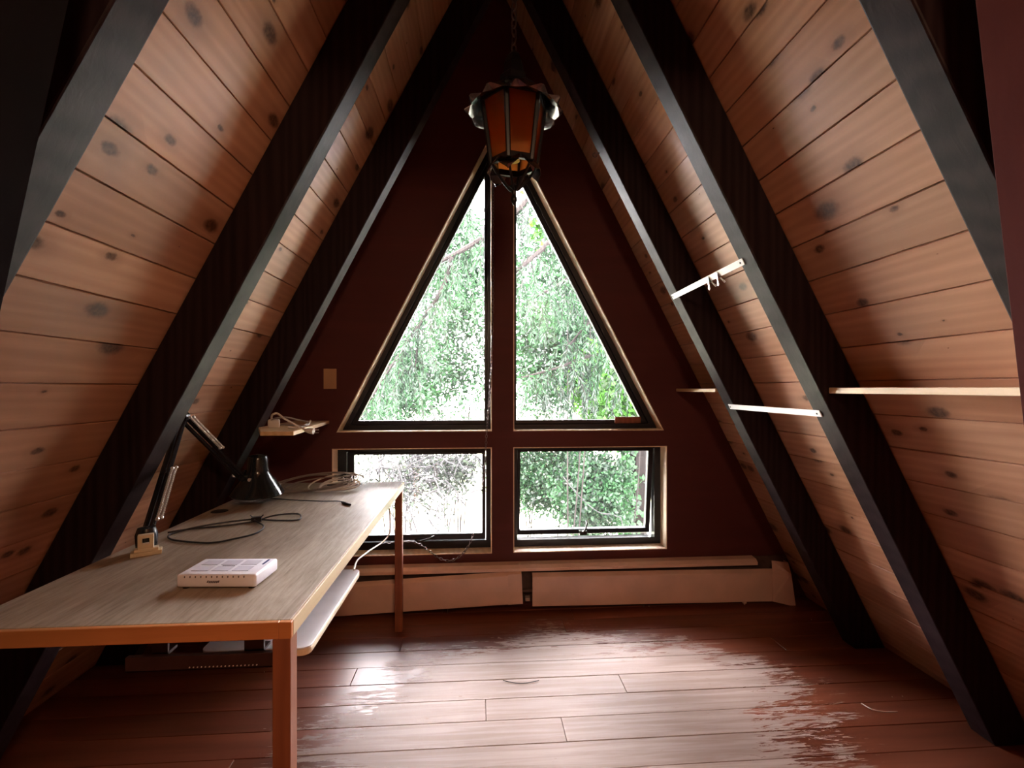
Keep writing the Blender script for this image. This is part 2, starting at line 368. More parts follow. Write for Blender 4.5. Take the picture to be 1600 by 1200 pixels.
# ---- rafters
RY = {(1,1):2.163,(1,2):1.566,(1,3):.864,(-1,1):2.266,(-1,2):1.604,(-1,3):.878}
RL = {(1,1):'dark rafter on the right nearest the window wall',(1,2):'middle dark rafter on the right, holding both white straps\' near ends',(1,3):'nearest dark rafter on the right, cut off by the dark jamb',
      (-1,1):'dark rafter on the left nearest the window wall, by the switch plate',(-1,2):'middle dark rafter on the left, behind the desk lamp arm',(-1,3):'nearest dark rafter on the left, at the picture edge'}
for (s, i), y in RY.items():
    mb = MB(); h0 = T*ZIN
    mb.prism([(X0+s*h0,y-RW,0),(X0+s*(h0+ROFF-.004),y-RW,0),(X0+s*.001,y-RW,ZRO-.008),(X0+s*.001,y-RW,ZIN)], (0,RW,0))
    o = obj('rafter', mb, M['rafter'], base=(X0+s*h0, y-RW/2, 0), bevel=.004)
    tag(o, RL[(s,i)], 'rafter', 'dark A-frame rafters')
# ---- floor boards
root = struct('floor', (0, 1, 0), 'worn red-brown plank floor'); FP = .121; FY = 2.2107
rl = wloc(root); gap = .0016
def fx(u, v): return P(u, v, Z=0).x
cuts = {0:[fx(630,1000)], -1:[1.42], -2:[fx(553,1057)], -3:[fx(973,1068)], -4:[fx(759,1108)], -5:[fx(880,1135)], -6:[-.7], 1:[fx(880,975), -.9], 2:[.5], 3:[-.2,1.1]}
rng = random.Random(3); fm = {}
k_ = 4
while FY+FP*(k_-1) > YR-.1:
    y1 = FY+FP*k_; y0 = y1-FP; y1c = min(y1, YW+.02)
    # row index: -n counts rows in front of joint 0
    key = k_ - 1 if k_ >= 1 else k_
    key = {1:0}.get(k_, None) if k_ == 1 else (k_-1 if k_ > 1 else k_-1)
    cs = sorted(cuts.get(key, [rng.uniform(-1.2, 1.3), ]))
    if key is not None and key < -5: cs = sorted([rng.uniform(-1.3, -.6)])
    xs = [-1.85]+cs+[2.06]
    for a, b in zip(xs[:-1], xs[1:]):
        if b-a < .05 or y1c-y0 < .02: continue
        mb = MB(); mb.box((0,0,-.02),(b-a-gap,y1c-y0-gap,0))
        me = mesh('floor_board', mb, M['floor'], bevel=.0014, seg=1)
        o = bpy.data.objects.new('board', me); COL.objects.link(o); o.parent = root
        o.location = Vector((a+gap/2, y0+gap/2, rng.uniform(-.0008,.0004)))-rl
    k_ -= 1
mb = MB(); mb.box((-1.95,YR-.1,-.06),(2.15,YW+.1,-.0215)); obj('subfloor', mb, M['hole'], root)
# ---- window wall with four openings
def pw(u, v): q = P(u, v, Y=YW); return q.x, q.z
xl, _ = pw(526, 676); xml, _ = pw(768.5, 674); xmr, _ = pw(802, 674); xr, _ = pw(1037, 671)
zs = pw(768, 674)[1]; zapx_l = pw(768.5, 203)[1]; zapx_r = pw(802, 215)[1]; zapx = (zapx_l+zapx_r)/2
xll = pw(519, 720)[0]; xrr = pw(1042, 760)[0]; zt = (pw(770, 698)[1]+pw(803, 700)[1])/2; zb = (pw(770, 863)[1]+pw(803, 865)[1])/2
ops = {'ul': [(xl,zs),(xml,zs),(xml,zapx)], 'ur': [(xmr,zs),(xr,zs),(xmr,zapx)],
       'll': [(xll,zb),(xml,zb),(xml,zt),(xll,zt)], 'lr': [(xmr,zb),(xrr,zb),(xrr,zt),(xmr,zt)]}
WT = .16
root = struct('wall_back', (X0, YW, 0), 'dark red-brown gable wall around the windows')
mb = MB()
def rx(z, s): return X0+s*(T*(ZIN-z)+ROFF+.012)
def quadp(a0, a1, z0, b0, b1, z1):
    pts = [(a0,YW,z0),(a1,YW,z0),(b1,YW,z1),(b0,YW,z1)]
    mb.prism(pts, (0,WT,0))
def lerp(a, b, t): return a+(b-a)*t
ztop = ZRO+.02
quadp(rx(-.02,-1), rx(-.02,1), -.02, rx(zb,-1), rx(zb,1), zb)
quadp(rx(zb,-1), xll, zb, rx(zt,-1), xll, zt); quadp(xml, xmr, zb, xml, xmr, zt); quadp(xrr, rx(zb,1), zb, xrr, rx(zt,1), zt)
quadp(rx(zt,-1), rx(zt,1), zt, rx(zs,-1), rx(zs,1), zs)
quadp(rx(zs,-1), xl, zs, rx(zapx,-1), xml, zapx); quadp(xml, xmr, zs, xml, xmr, zapx); quadp(xr, rx(zs,1), zs, xmr, rx(zapx,1), zapx)
quadp(rx(zapx,-1), rx(zapx,1), zapx, X0-.001, X0+.001, ztop)
obj('stained_panel', mb, M['redwall'], root)
# ---- windows
def p3(poly, y): return [Vector((x, y, z)) for x, z in poly]
def inset(poly, d):
    n = len(poly); out = []; cx = sum(p[0] for p in poly)/n; cz = sum(p[1] for p in poly)/n
    ls = []
    for i in range(n):
        a, b = Vector(poly[i]), Vector(poly[(i+1)%n]); t = (b-a).normalized(); nn = Vector((-t.y, t.x))
        if nn.dot(Vector((cx, cz))-a) < 0: nn = -nn
        di = d[i] if isinstance(d, (list, tuple)) else d
        ls.append((a+nn*di, t))
    for i in range(n):
        (p, t), (q, r) = ls[i-1], ls[i]
        den = t.x*r.y-t.y*r.x; kk = ((q-p).x*r.y-(q-p).y*r.x)/den; out.append(tuple(p+t*kk))
    return out
wl = {'ul':('window_1','tall triangular window pane left of the mullion'),'ur':('window_2','tall triangular window pane right of the mullion'),
      'll':('window_3','low rectangular window behind the desk, with a chain hanging in front'),'lr':('window_4','low rectangular awning window on the right, cranked slightly open')}
fd = {'ul':[.050,.036,.050],'ur':[.050,.056,.020],'ll':[.078,.048,.044,.086],'lr':[.070,.066,.034,.044]}
for key, poly in ops.items():
    nm, lab = wl[key]; zc = min(p[1] for p in poly)
    root = struct(nm, (poly[0][0], YW, zc), lab)
    li = inset(poly, .005)
    mb = MB(); mb.ring(p3(poly, YW-.003), p3(li, YW-.003), (0,.092,0)); obj('lining', mb, M['rawwood'], root)
    # black stop frame set back in the opening
    d = fd[key]; half = [x*.55 for x in d]
    fi = inset(li, half)
    mb = MB(); mb.ring(p3(li, YW+.082), p3(fi, YW+.082), (0,.06,0)); obj('frame', mb, M['black'], root, bevel=.002, seg=1)
    gi = inset(li, d)
    if key in ('ul', 'ur'):
        mb = MB(); mb.ring(p3(fi, YW+.096), p3(gi, YW+.096), (0,.034,0)); sa = obj('sash', mb, M['black'], root, bevel=.003, seg=1)
        mb = MB(); mb.prism(p3(inset(li, [x-.006 for x in d]), YW+.112), (0,.004,0)); obj('pane', mb, M['glass'], sa)
    else:
        op = 0.0 if key == 'll' else .115
        z1 = max(p[1] for p in fi); hin = Vector((0, YW+.106, z1))
        def rot(pts): 
            out = []
            for p in pts:
                q = Vector(p)-hin; c_, s_ = math.cos(op), math.sin(op)
                out.append(hin+Vector((q.x, q.y*c_-q.z*s_, q.y*s_+q.z*c_)))
            return out
        fo = inset(fi, .002)
        mb = MB(); mb.ring(p3(fo, YW+.096), p3(gi, YW+.096), (0,.034,0)); mb.v = rot(mb.v); sa = obj('sash', mb, M['black'], root, bevel=.003, seg=1)
        mb = MB(); mb.prism(p3(inset(li, [x-.006 for x in d]), YW+.112), (0,.004,0)); mb.v = rot(mb.v); obj('pane', mb, M['glass'], sa)
# crank handles of the two low windows
def crank(parent, base, arm, knob):
    mb = MB(); b = Vector(base)
    mb.box(b+Vector((-.022,-.012,-.012)), b+Vector((.022,.014,.012)))
    mb.lathe([(.001,.02),(.010,.018),(.011,-.01),(.001,-.012)], b+Vector((0,-.012,.004)), 12, (0,-1,.3))
    mb.tube([b+Vector((0,-.022,.006)), b+Vector(arm)*.5+Vector((0,-.03,.003)), b+Vector(arm)+Vector((0,-.03,0))], [.0055,.005,.0045], 8)
    mb.tube([b+Vector(arm)+Vector((0,-.028,0)), b+Vector(arm)+Vector(knob)], [.006,.007], 8)
    return obj('crank_handle', mb, M['blackmetal'], parent, bevel=.001, seg=1)
w3 = bpy.data.objects['window_3']; w4 = bpy.data.objects['window_4']
b3 = P(654, 846, Y=YW+.085); crank(w3, b3, (.075,0,.028), (.012,-.004,.001))
b4 = P(911, 832, Y=YW+.085); crank(w4, b4, (.018,0,.058), (.002,-.006,.012))
# ---- partition with a doorway through which the photo was taken
root = struct('wall_front', (0, .65, 0), 'dark jambs of the doorway close to the camera')
def jamb(name, side, e0, e1, z1, mt='redpost'):
    mb = MB(); o0 = roofx(0, side)+side*.0; o1 = roofx(z1, side)
    mb.prism([(e0,.61,0),(o0,.61,0),(o1,.61,z1),(e1,.61,z1)], (0,.09,0)); return obj(name, mb, M[mt], root, bevel=.003, seg=1)
zj1 = 2.12
ra, rb = P(1576,480,Y=.70), P(1529,66,Y=.70); sl = (rb.x-ra.x)/(rb.z-ra.z)
la, lb = P(7,472,Y=.70), P(67,199,Y=.70); sll = (lb.x-la.x)/(lb.z-la.z)
jamb('jamb', 1, ra.x-sl*ra.z, ra.x+sl*(zj1-ra.z), zj1); jamb('jamb', -1, max(la.x-sll*la.z, -1.4), la.x+sll*(zj1-la.z), zj1, 'shadepost')
mb = MB(); mb.prism([(roofx(zj1,-1),.61,zj1),(roofx(zj1,1),.61,zj1),(X0,.61,ZRO)], (0,.09,0)); obj('header', mb, M['redpost'], root)
root = struct('wall_rear', (0, YR, 0)); mb = MB(); mb.prism([(roofx(-.02,-1),YR-.05,-.02),(roofx(-.02,1),YR-.05,-.02),(X0,YR-.05,ZRO)], (0,.05,0)); obj('panel', mb, M['board'], root)

# ================================================================== DESK
DX0, DX1, DY0, DY1, DZT = -1.053, -.383, .99, 2.442, .74
desk = thing('desk', ((DX0+DX1)/2, (DY0+DY1)/2, 0), 'long oak desk with a greyed top and square legs along the left side', 'desk')
mb = MB(); mb.box((DX0,DY0+.012,DZT-.034),(DX1-.006,DY1,DZT)); top = obj('desk_top', mb, M['desktop'], desk, bevel=.0015, seg=1)
mb = MB(); mb.box((DX0,DY0,DZT-.034),(DX1-.026,DY0+.012,DZT)); mb.box((DX1-.0255,DY0,DZT-.034),(DX1,DY0+.012,DZT)); obj('front_trim', mb, M['desktrim'], top, bevel=.0012, seg=1)['label'] = 'orange oak front edge strip'
mb = MB(); mb.box((DX1-.006,DY0+.012,DZT-.034),(DX1,DY1,DZT)); obj('side_trim', mb, M['deskedge'], top, bevel=.001, seg=1)
g = P(343, 799, Z=DZT); mb = MB(); mb.lathe([(.001,.0022),(.027,.0022),(.030,.0005),(.030,-.002)], (g.x,g.y,DZT), 24); obj('grommet', mb, M['hole'], top, smooth=True)
for x in (DX0+.002, DX1-.038):
    for y in (DY0+.001, DY1-.06):
        mb = MB(); mb.box((x,y,0),(x+.036,y+.036,DZT-.034)); obj('leg', mb, M['deskleg'], desk, bevel=.0015, seg=1)
# keyboard tray under the desk
TZ = .618
tray = thing('keyboard_tray', (-.518, 1.35, TZ-.02), 'white pull-out keyboard shelf hung under the desk', 'tray')
def rrect(x0, x1, y0, y1, r, n=5):
    out = []
    for cx, cy, a0 in ((x1-r,y0+r,-90),(x1-r,y1-r,0),(x0+r,y1-r,90),(x0+r,y0+r,180)):
        for i in range(n+1):
            a = math.radians(a0+90*i/n); out.append((cx+r*math.cos(a), cy+r*math.sin(a)))
    return out
rr = rrect(-.637,-.392,1.118,1.592,.022)
mb = MB(); mb.prism([(x,y,TZ-.004) for x, y in rr], (0,0,.004)); obj('shelf_board', mb, M['tray'], tray, bevel=.001, seg=1)
mb = MB(); mb.prism([(x,y,TZ-.020) for x, y in rr], (0,0,.0158)); obj('edge_band', mb, M['trayedge'], tray, bevel=.003, seg=2)
mb = MB(); mb.box((-.762,1.07,.604),(-.452,1.082,.636)); mb.box((-.762,1.07,.604),(-.452,1.10,.608)); rail = obj('slide_rail', mb, M['brownmetal'], tray, bevel=.001, seg=1)
for xa, xb in ((-.715,-.682),(-.52,-.478)):
    mb = MB(); mb.box((xa,1.083,.632),(xb,1.089,DZT-.034)); mb.box((xa,1.083,.632),(xb,1.117,.638)); obj('hanger', mb, M['brownmetal'], tray)
mb = MB()
for i in range(18):
    c = Vector((-.628+i*.0083, 1.069, .611)); mb.lathe([(.0001,-.0017),(.0015,-.0008),(.0015,.0008),(.0001,.0017)], c, 6, (0,1,0))
o = obj('ball_bearings', mb, M['chrome'], rail, smooth=True); o['kind'] = 'stuff'

# ================================================================== ROUTER
q = [P(278,898,Z=.776), P(399,898,Z=.776), P(435,871,Z=.776), P(318,872,Z=.776)]
cen = sum(q, Vector())/4; ax = ((q[1]-q[0])+(q[2]-q[3])).normalized(); ax.z = 0; ay = Vector((-ax.y, ax.x, 0))
wd = ((q[1]-q[0]).length+(q[2]-q[3]).length)/4; dp = ((q[3]-q[0]).length+(q[2]-q[1]).length)/4*.98
router = thing('internet_router', (cen.x, cen.y, DZT), 'flat white network router lying on the desk top', 'router')
def rb_(x, y, z): return Vector((cen.x, cen.y, 0))+ax*x+ay*y+Vector((0,0,z))
mb = MB(); mb.obox(rb_(0,0,.760), ax*wd, ay*dp, (0,0,.0155)); case = obj('case', mb, M['white'], router, bevel=.006, seg=3, smooth=True)
pw_, pd_ = wd*1.38/3, dp*.62/2
for i in range(3):
    for j in range(2):
        cx = (i-1)*wd*.52-wd*.06; cy = (j-.5)*dp*.72+dp*.06
        mb = MB(); mb.obox(rb_(cx,cy,.7757), ax*wd*.21, ay*dp*.27, (0,0,.0006)); obj('vent_panel', mb, M['whitedull'], case)
mb = MB()
for i in range(12): mb.obox(rb_(-wd*.78+i*wd*.135,-dp-.0002,.7705), ax*.0011, ay*.0006, (0,0,.0022))
obj('indicator_marks', mb, M['print'], case)
for sx in (-1, 1):
    for sy in (-1, 1):
        mb = MB(); mb.lathe([(.001,.0),(.008,.0),(.008,.0062),(.001,.0062)], rb_(sx*(wd-.016),sy*(dp-.014),DZT), 10); obj('foot', mb, M['blackmetal'], router)
# printed marks, too small in the picture to read: short dark slanted strokes
mb = MB()
for i in range(7): mb.obox(rb_(-wd*.20+i*.0042,-dp-.0003,.7585+(.0008 if i in (0,6) else 0)), ax*.0016, ay*.0005, Vector((0,0,.0026))+ax*.0012)
obj('front_print', mb, M['print'], case)
mb = MB()
for i in range(6): mb.obox(rb_(-wd*.16+i*.0052,-dp*.02+.002,.7759), ax*.0021, ay*.0016, (0,0,.0005))
obj('top_print', mb, M['print'], case)
mb = MB()
for i in range(7): mb.obox(rb_(wd*.82,dp*.22+i*.0048,.7759), ax*.0026, ay*.0018, (0,0,.0005))
obj('corner_print', mb, M['printblue'], case)

# ================================================================== DESK LAMP
lb_ = P(229, 866, Z=DZT); lamp = thing('desk_lamp', (lb_.x, lb_.y, DZT), 'black architect desk lamp with sprung arms clamped at the desk\'s left edge', 'lamp')
lx, ly = lb_.x, lb_.y
br = MB(); th = Vector((.010,.006,0)); A = Vector((.86,.5,0)).normalized(); B_ = Vector((-.5,.86,0)).normalized()
c0 = Vector((lx,ly,DZT))
br.obox(c0+Vector((0,0,.006)), A*.036, B_*.018, (0,0,.006))
br.obox(c0+Vector((0,0,.015)), A*.028, B_*.012, (0,0,.004))
o_ = [(-.020,.017),(.017,.017),(.017,.058),(-.020,.058)]; i_ = [(-.010,.032),(.007,.032),(.007,.048),(-.010,.048)]
br.ring([c0+A*x+Vector((0,0,z))-B_*.009 for x, z in o_], [c0+A*x+Vector((0,0,z))-B_*.009 for x, z in i_], B_*.018)
obj('mounting_bracket', br, M['ivory'], lamp, bevel=.0012, seg=1)['label'] = 'cream bracket with a square hole'
foot = P(229, 836, Y=ly+.03); elbow = P(285, 652, Y=1.78); head = P(378, 746, Y=1.985)
mb = MB(); mb.lathe([(.001,-.016),(.026,-.014),(.028,.02),(.022,.040),(.001,.044)], (foot.x,foot.y,foot.z-.018), 16); mb.tube([foot, foot+Vector((0,0,-.06))], .009, 10)
obj('swivel_base', mb, M['blackmetal'], lamp, smooth=True)
def arm(a, b, spring_t, name):
    d = (b-a).normalized(); s = d.cross(Vector((0,1,0))).normalized(); s = s if s.x > 0 else -s
    mb = MB()
    for off in (-.010, .010): mb.tube([a+s*off, b+s*off], .0078, 6)
    o = obj(name, mb, M['blackmetal'], lamp)
    for k in (-1, 1):
        n = Vector((0,1,0)).cross(Vector((0,0,1))); mb = MB(); p0 = a+(b-a)*spring_t[0]+s*.026+Vector((0,k*.010,0)); p1 = a+(b-a)*spring_t[1]+s*.026+Vector((0,k*.010,0))
        pts = []; N = 150
        e1 = s; e2 = d.cross(s)
        for i in range(N+1):
            t = i/N; an = t*2*math.pi*25; pts.append(p0+(p1-p0)*t+(e1*math.cos(an)+e2*math.sin(an))*.0036)
        mb.tube(pts, .0016, 5); mb.tube([p0, p1], .0028, 6)
        mb.lathe([(.001,-.004),(.0055,-.002),(.0055,.002),(.001,.004)], p0, 10, (0,1,0)); mb.lathe([(.001,-.004),(.0055,-.002),(.0055,.002),(.001,.004)], p1, 10, (0,1,0))
        obj('spring', mb, M['chrome'], o, smooth=True)
    return o
arm(foot, elbow, (.10,.50), 'lower_arm'); arm(elbow, head, (.04,.52), 'upper_arm')
mb = MB(); mb.lathe([(.001,-.014),(.022,-.012),(.022,.012),(.001,.014)], elbow, 14, (0,1,0)); obj('elbow_joint', mb, M['blackmetal'], lamp)
sc_ = P(402, 771, Y=2.03)
SH = [(.100,0),(.102,.003),(.094,.016),(.078,.040),(.060,.066),(.046,.088),(.040,.104),(.038,.150),(.034,.158),(.016,.162),(.001,.163)]
mb = MB(); mb.lathe(SH, sc_, 40, (.04,-.06,1)); shade = obj('shade', mb, M['lampblack'], lamp, smooth=True, solid=.0015)
mb = MB(); mb.tube([head, sc_+Vector((-.04,-.02,.10))], .007, 8); mb.lathe([(.001,-.012),(.014,-.01),(.014,.01),(.001,.012)], head, 12, (0,1,0)); obj('head_joint', mb, M['blackmetal'], lamp)
for du, dv in ((-12,-3),(12,4)):
    h = P(378+du, 746+dv, Y=1.97); mb = MB(); mb.lathe([(.001,-.006),(.007,-.004),(.007,.004),(.001,.006)], h, 10, (1,-.6,0)); obj('knob', mb, M['chrome'], lamp, smooth=True)

# ================================================================== CABLES ON THE DESK
def cable(name, pts, r, mat, label, cat='cable', n=8, group=None):
    o = obj(name, MB().tube(catmull(pts, n), r, 7), M[mat], smooth=True, base=Vector(pts[0])); return tag(o, label, cat, group)
def dk(u, v, h=.004): return P(u, v, Z=DZT+h)
pts = [dk(262,832), dk(300,826), dk(345,822), dk(395,815), dk(430,805,.010), dk(466,803), dk(466,812), dk(430,813), dk(398,812,.010), dk(412,822), dk(400,833), dk(365,842), dk(330,848), dk(290,846), dk(266,842), dk(268,834), dk(310,823,.008), dk(360,815,.010), dk(398,811,.012)]
t = thing('black_power_cable', tuple(dk(262,832,0)), 'thin black cable looped across the desk middle', 'cable')
obj('cord', MB().tube(catmull(pts, 8), .0029, 7), M['blackcable'], t, smooth=True)
c = dk(401,811,.010); mb = MB(); mb.obox(c, (.016,.004,0), (-.003,.010,0), (0,0,.008)); mb.tube([c+Vector((.012,0,.004)), c+Vector((.022,.004,.014))], .002, 6); mb.tube([c+Vector((-.012,0,.006)), c+Vector((-.02,-.004,.015))], .002, 6)
obj('wire_tie', mb, M['blackcable'], t)
t = thing('black_plug_lead', tuple(dk(430,783,0)), 'short black lead ending in a small jack plug, in front of the grey coil', 'cable')
obj('cord', MB().tube(catmull([dk(420,778), dk(455,781), dk(500,783), dk(528,783), dk(540,785)], 6), .0022, 6), M['blackcable'], t, smooth=True)
pa, pb = dk(534,785,.005), dk(547,789,.005); mb = MB(); mb.tube([pa, pa.lerp(pb,.3), pb], [.003,.006,.005], 8); obj('plug', mb, M['blackcable'], t, smooth=True)
def coil(name, u, v, rx_, ry_, loops, r, mat, label, seed, h=.05, tail=None):
    g = random.Random(seed); c = dk(u, v, .006); pts = []; N = 26
    for i in range(int(loops*N)):
        a = 2*math.pi*i/N; lp = i/N; k1 = 1+.16*math.sin(lp*2.3+seed)-.05*lp/loops; k2 = 1+.2*math.cos(lp*1.7+seed)
        pts.append(c+Vector((rx_*k1*math.cos(a)+.02*math.sin(lp*1.9), ry_*k2*math.sin(a)+.012*math.cos(lp*3.1), .004+h*(.5+.5*math.sin(a+.6))*(.35+.65*abs(math.sin(lp*1.3+seed))))))
    if tail: pts += tail
    o = obj(name, MB().tube(catmull(pts, 2), r, 6), M[mat], smooth=True, base=c); return tag(o, label, 'cable')
coil('grey_cable_coil', 491, 764, .165, .07, 4, .0034, 'greycable', 'large loose coil of grey cable behind the lamp shade', 1, .062)
coil('cream_cable_coil', 528, 764, .10, .055, 4, .0036, 'whitecable', 'smaller cream cable coil at the far end of the desk', 2, .058)
cable('dark_cable_end', [dk(512,758,.02), dk(535,757,.03), dk(560,757,.024), dk(575,751,.02), dk(586,749,.014), dk(592,752,.006)], .0033, 'blackcable', 'dark cable end sticking out of the coils toward the window')
cable('hanging_white_cable', [P(603,778,Y=2.40), P(609,800,Y=2.43), P(609,830,Y=2.44), P(600,845,Y=2.44), P(578,860,Y=2.3), P(562,872,Y=2.0), P(556,880,Y=1.75), P(553,890,Y=1.58)], .0034, 'whitecable', 'white cable hanging behind the desk edge down to the keyboard shelf')

# ================================================================== BASEBOARD HEATER
HY = YW-.075
heater = thing('baseboard_heater', (P(860,950,Y=YW).x, YW-.03, .02), 'long cream baseboard heater below the windows with loose covers', 'heater')
xa, xb = P(505,893,Y=HY).x, P(1186,878,Y=HY).x; zr0, zr1 = P(860,893,Y=HY).z, P(860,884,Y=HY).z
xe0, xe1 = P(1206,900,Y=HY).x, P(1240,900,Y=HY).x
mb = MB(); mb.box((xa,YW-.012,.03),(xe1,YW-.004,zr1)); obj('back_plate', mb, M['creamdark'], heater)
mb = MB(); mb.prism([(xa,HY+.012,zr0),(xa,HY+.012,zr0+.016),(xa,HY+.030,zr0+.030),(xa,YW-.003,zr0+.034),(xa,YW-.003,zr0+.028),(xa,HY+.032,zr0+.024),(xa,HY+.017,zr0)], (xb-xa,0,0)); obj('top_rail', mb, M['cream'], heater)
mb = MB(); mb.tube([(xa,YW-.045,.105),(xe1-.02,YW-.045,.105)], .011, 10); pipe = obj('heating_pipe', mb, M['creamdark'], heater, smooth=True)
mb = MB(); x = xa+.05
while x < xe1-.05:
    if not (P(818,930,Y=YW-.05).x < x < P(835,930,Y=YW-.05).x): mb.box((x,YW-.07,.075),(x+.001,YW-.02,.135))
    x += .011
o = obj('fins', mb, M['creamdark'], pipe); o['kind'] = 'stuff'
c = P(824,935,Y=HY+.03); mb = MB(); mb.lathe([(.001,-.012),(.016,-.012),(.016,.012),(.001,.012)], c, 6, (1,0,0)); obj('pipe_coupling', mb, M['chrome'], pipe)
def panel(name, pts, yy, label=None):
    # sheet-metal front cover with a lip folded back along its top
    a, b, c, d = pts; mb = MB(); th = Vector((0,.003,0)); up = (d-a).normalized()
    mb.prism([a,b,c,d], th); mb.prism([d, c, c+Vector((0,.024,0))+up*.014, d+Vector((0,.024,0))+up*.014], (0,.002,.002))
    o = obj(name, mb, M['cream'], heater, bevel=.0008, seg=1)
    if label: o['label'] = label
    return o
panel('front_cover', [P(470,967,Y=HY-.006),P(816,943,Y=HY-.006),P(815,899,Y=HY-.006),P(470,923,Y=HY-.006)], HY, 'slipped, tilted cream cover')
mb = MB(); mb.prism([P(794,945,Y=HY-.009),P(817,943.5,Y=HY-.009),P(815,897,Y=HY-.009),P(794,898,Y=HY-.009)], (0,.003,0)); obj('joint_strip', mb, M['cream'], heater)
panel('front_cover', [P(832,947.5,Y=HY-.002),P(1238,939,Y=HY-.002),P(1234,895,Y=HY-.002),P(832,902,Y=HY-.002)], HY)
mb = MB(); e = [P(1208,940,Y=HY-.012), P(1243,948,Y=HY-.022), P(1236,897,Y=HY-.016), P(1231,879,Y=HY+.02), P(1206,876,Y=HY+.02), P(1207,895,Y=HY-.008)]
mb.prism(e, (0,.003,0)); mb.prism([e[1],e[1]+Vector((.002,.09,0)),e[3]+Vector((.002,.05,0)),e[3],e[2]], (.002,0,0)); obj('end_cap', mb, M['cream'], heater)
mb = MB(); f_ = P(1163,942,Y=HY+.01); mb.lathe([(.001,0),(.012,0),(.012,.012),(.001,.012)], f_, 10); mb.box((f_.x-.003,f_.y-.003,0),(f_.x+.003,f_.y+.003,f_.z)); obj('support_foot', mb, M['cream'], heater)
for xx in (xa+.1, P(700,900,Y=YW).x, P(1000,900,Y=YW).x):
    mb = MB(); mb.box((xx,YW-.06,0),(xx+.004,YW-.012,.10)); obj('wall_bracket', mb, M['creamdark'], heater)

# ================================================================== LANTERN
LX, LY = P(803, 250, Y=1.45).x, 1.45
def lz(v): return HC+(V0-v)*(LX*SY+LY*CY)/F
lant = thing('hanging_lantern', (LX, LY, lz(322)), 'black iron six-sided lantern with amber glass hanging before the window', 'lamp')
def hexp(r, z, i, ph=0.0):
    a = math.radians(60*i+ph); return Vector((LX+r*math.cos(a), LY+r*math.sin(a), z))
PH = 13.0
rt, rb2, zt_, zb_ = .097, .069, lz(163), lz(258)
for i in range(6):
    a, b = hexp(rb2,zb_,i,PH), hexp(rb2,zb_,i+1,PH); c, d = hexp(rt,zt_,i+1,PH), hexp(rt,zt_,i,PH)
    n = ((b-a).cross(d-a)).normalized()*.003
    mb = MB(); mb.prism([a.lerp(b,.06),a.lerp(b,.94),d.lerp(c,.94),d.lerp(c,.06)], n); obj('glass_pane', mb, M['amber'], lant)
    mb = MB(); mb.tube([hexp(rb2+.003,zb_-.006,i,PH), hexp(rt+.003,zt_+.006,i,PH)], [.0075,.0085], 6); obj('corner_bar', mb, M['iron'], lant)
for z_, r_, nm_ in ((zb_, rb2+.004, 'lower_band'), (zt_, rt+.004, 'upper_band')):
    mb = MB(); o1 = [hexp(r_+.004,z_-.008,i,PH) for i in range(6)]; i1 = [hexp(r_-.008,z_-.008,i,PH) for i in range(6)]; mb.ring(o1, i1, (0,0,.018)); obj(nm_, mb, M['iron'], lant)
# pagoda roof with chimney
mb = MB(); zr = zt_+.008
mb.lathe([(rt+.012,zr),(rt-.01,zr+.018),(.066,zr+.040),(.046,zr+.055),(.043,zr+.075),(.034,zr+.083),(.030,zr+.115),(.020,zr+.14),(.008,zr+.155),(.001,zr+.157)], (LX,LY,0), 6, phase=PH/60)
roof = obj('roof', mb, M['iron'], lant, solid=.0015)
# flared leaf brim: two curled leaves a side
for i in range(12):
    a0, a1 = PH+30*i, PH+30*(i+1); am = (a0+a1)/2; mb = MB(); vs_ = []
    prof = [(rt-.004,zr+.016,1.0),(rt+.012,zr-.004,1.05),(rt+.026,zr-.026,1.05),(rt+.042,zr-.034,.95),(rt+.056,zr-.028,.15)]
    for r_, z_, w_ in prof:
        for kx in (-1,-.5,0,.5,1):
            a = math.radians(am+15*w_*kx); vs_.append((LX+(r_-.004*abs(kx)*w_)*math.cos(a), LY+(r_-.004*abs(kx)*w_)*math.sin(a), z_-.008*(1-abs(kx))*w_))
    fs = [(r*5+c, r*5+c+1, (r+1)*5+c+1, (r+1)*5+c) for r in range(4) for c in range(4)]
    mb.add(vs_, fs); obj('brim_leaf', mb, M['ironleaf'], lant, smooth=True, solid=.0012)
# lower crown: leaves curling out beneath, ribs to the finial
zc0 = zb_-.010; zf = lz(300)
for i in range(6):
    am = PH+60*i; mb = MB(); vs_ = []
    for r_, z_, w_ in ((rb2-.002,zc0+.008,1.15),(rb2+.006,zc0-.004,1.1),(rb2+.012,zc0-.014,.95),(rb2+.014,zc0-.024,.65),(rb2+.008,zc0-.034,.15)):
        for kx in (-1,0,1):
            a = math.radians(am+24*w_*kx); vs_.append((LX+r_*math.cos(a), LY+r_*math.sin(a), z_+.006*abs(kx)))
    fs = [(r*3+c, r*3+c+1, (r+1)*3+c+1, (r+1)*3+c) for r in range(4) for c in range(2)]
    mb.add(vs_, fs); obj('crown_leaf', mb, M['ironleaf'], lant, smooth=True, solid=.0012)
    mb = MB(); mb.tube(catmull([hexp(rb2,zb_-.004,i,PH), hexp(rb2*.72,zb_-.034,i,PH), hexp(.018,zf+.012,i,PH), hexp(.006,zf+.006,i,PH)], 5), .0042, 6); obj('crown_rib', mb, M['iron'], lant)
mb = MB(); zq = lz(321); mb.lathe([(.0005,0),(.006,.006),(.011,.016),(.010,.024),(.005,.032),(.008,.040),(.006,.050),(.014,.058),(.004,.066),(.001,.068)], (LX,LY,zq), 14); obj('finial', mb, M['iron'], lant, smooth=True)
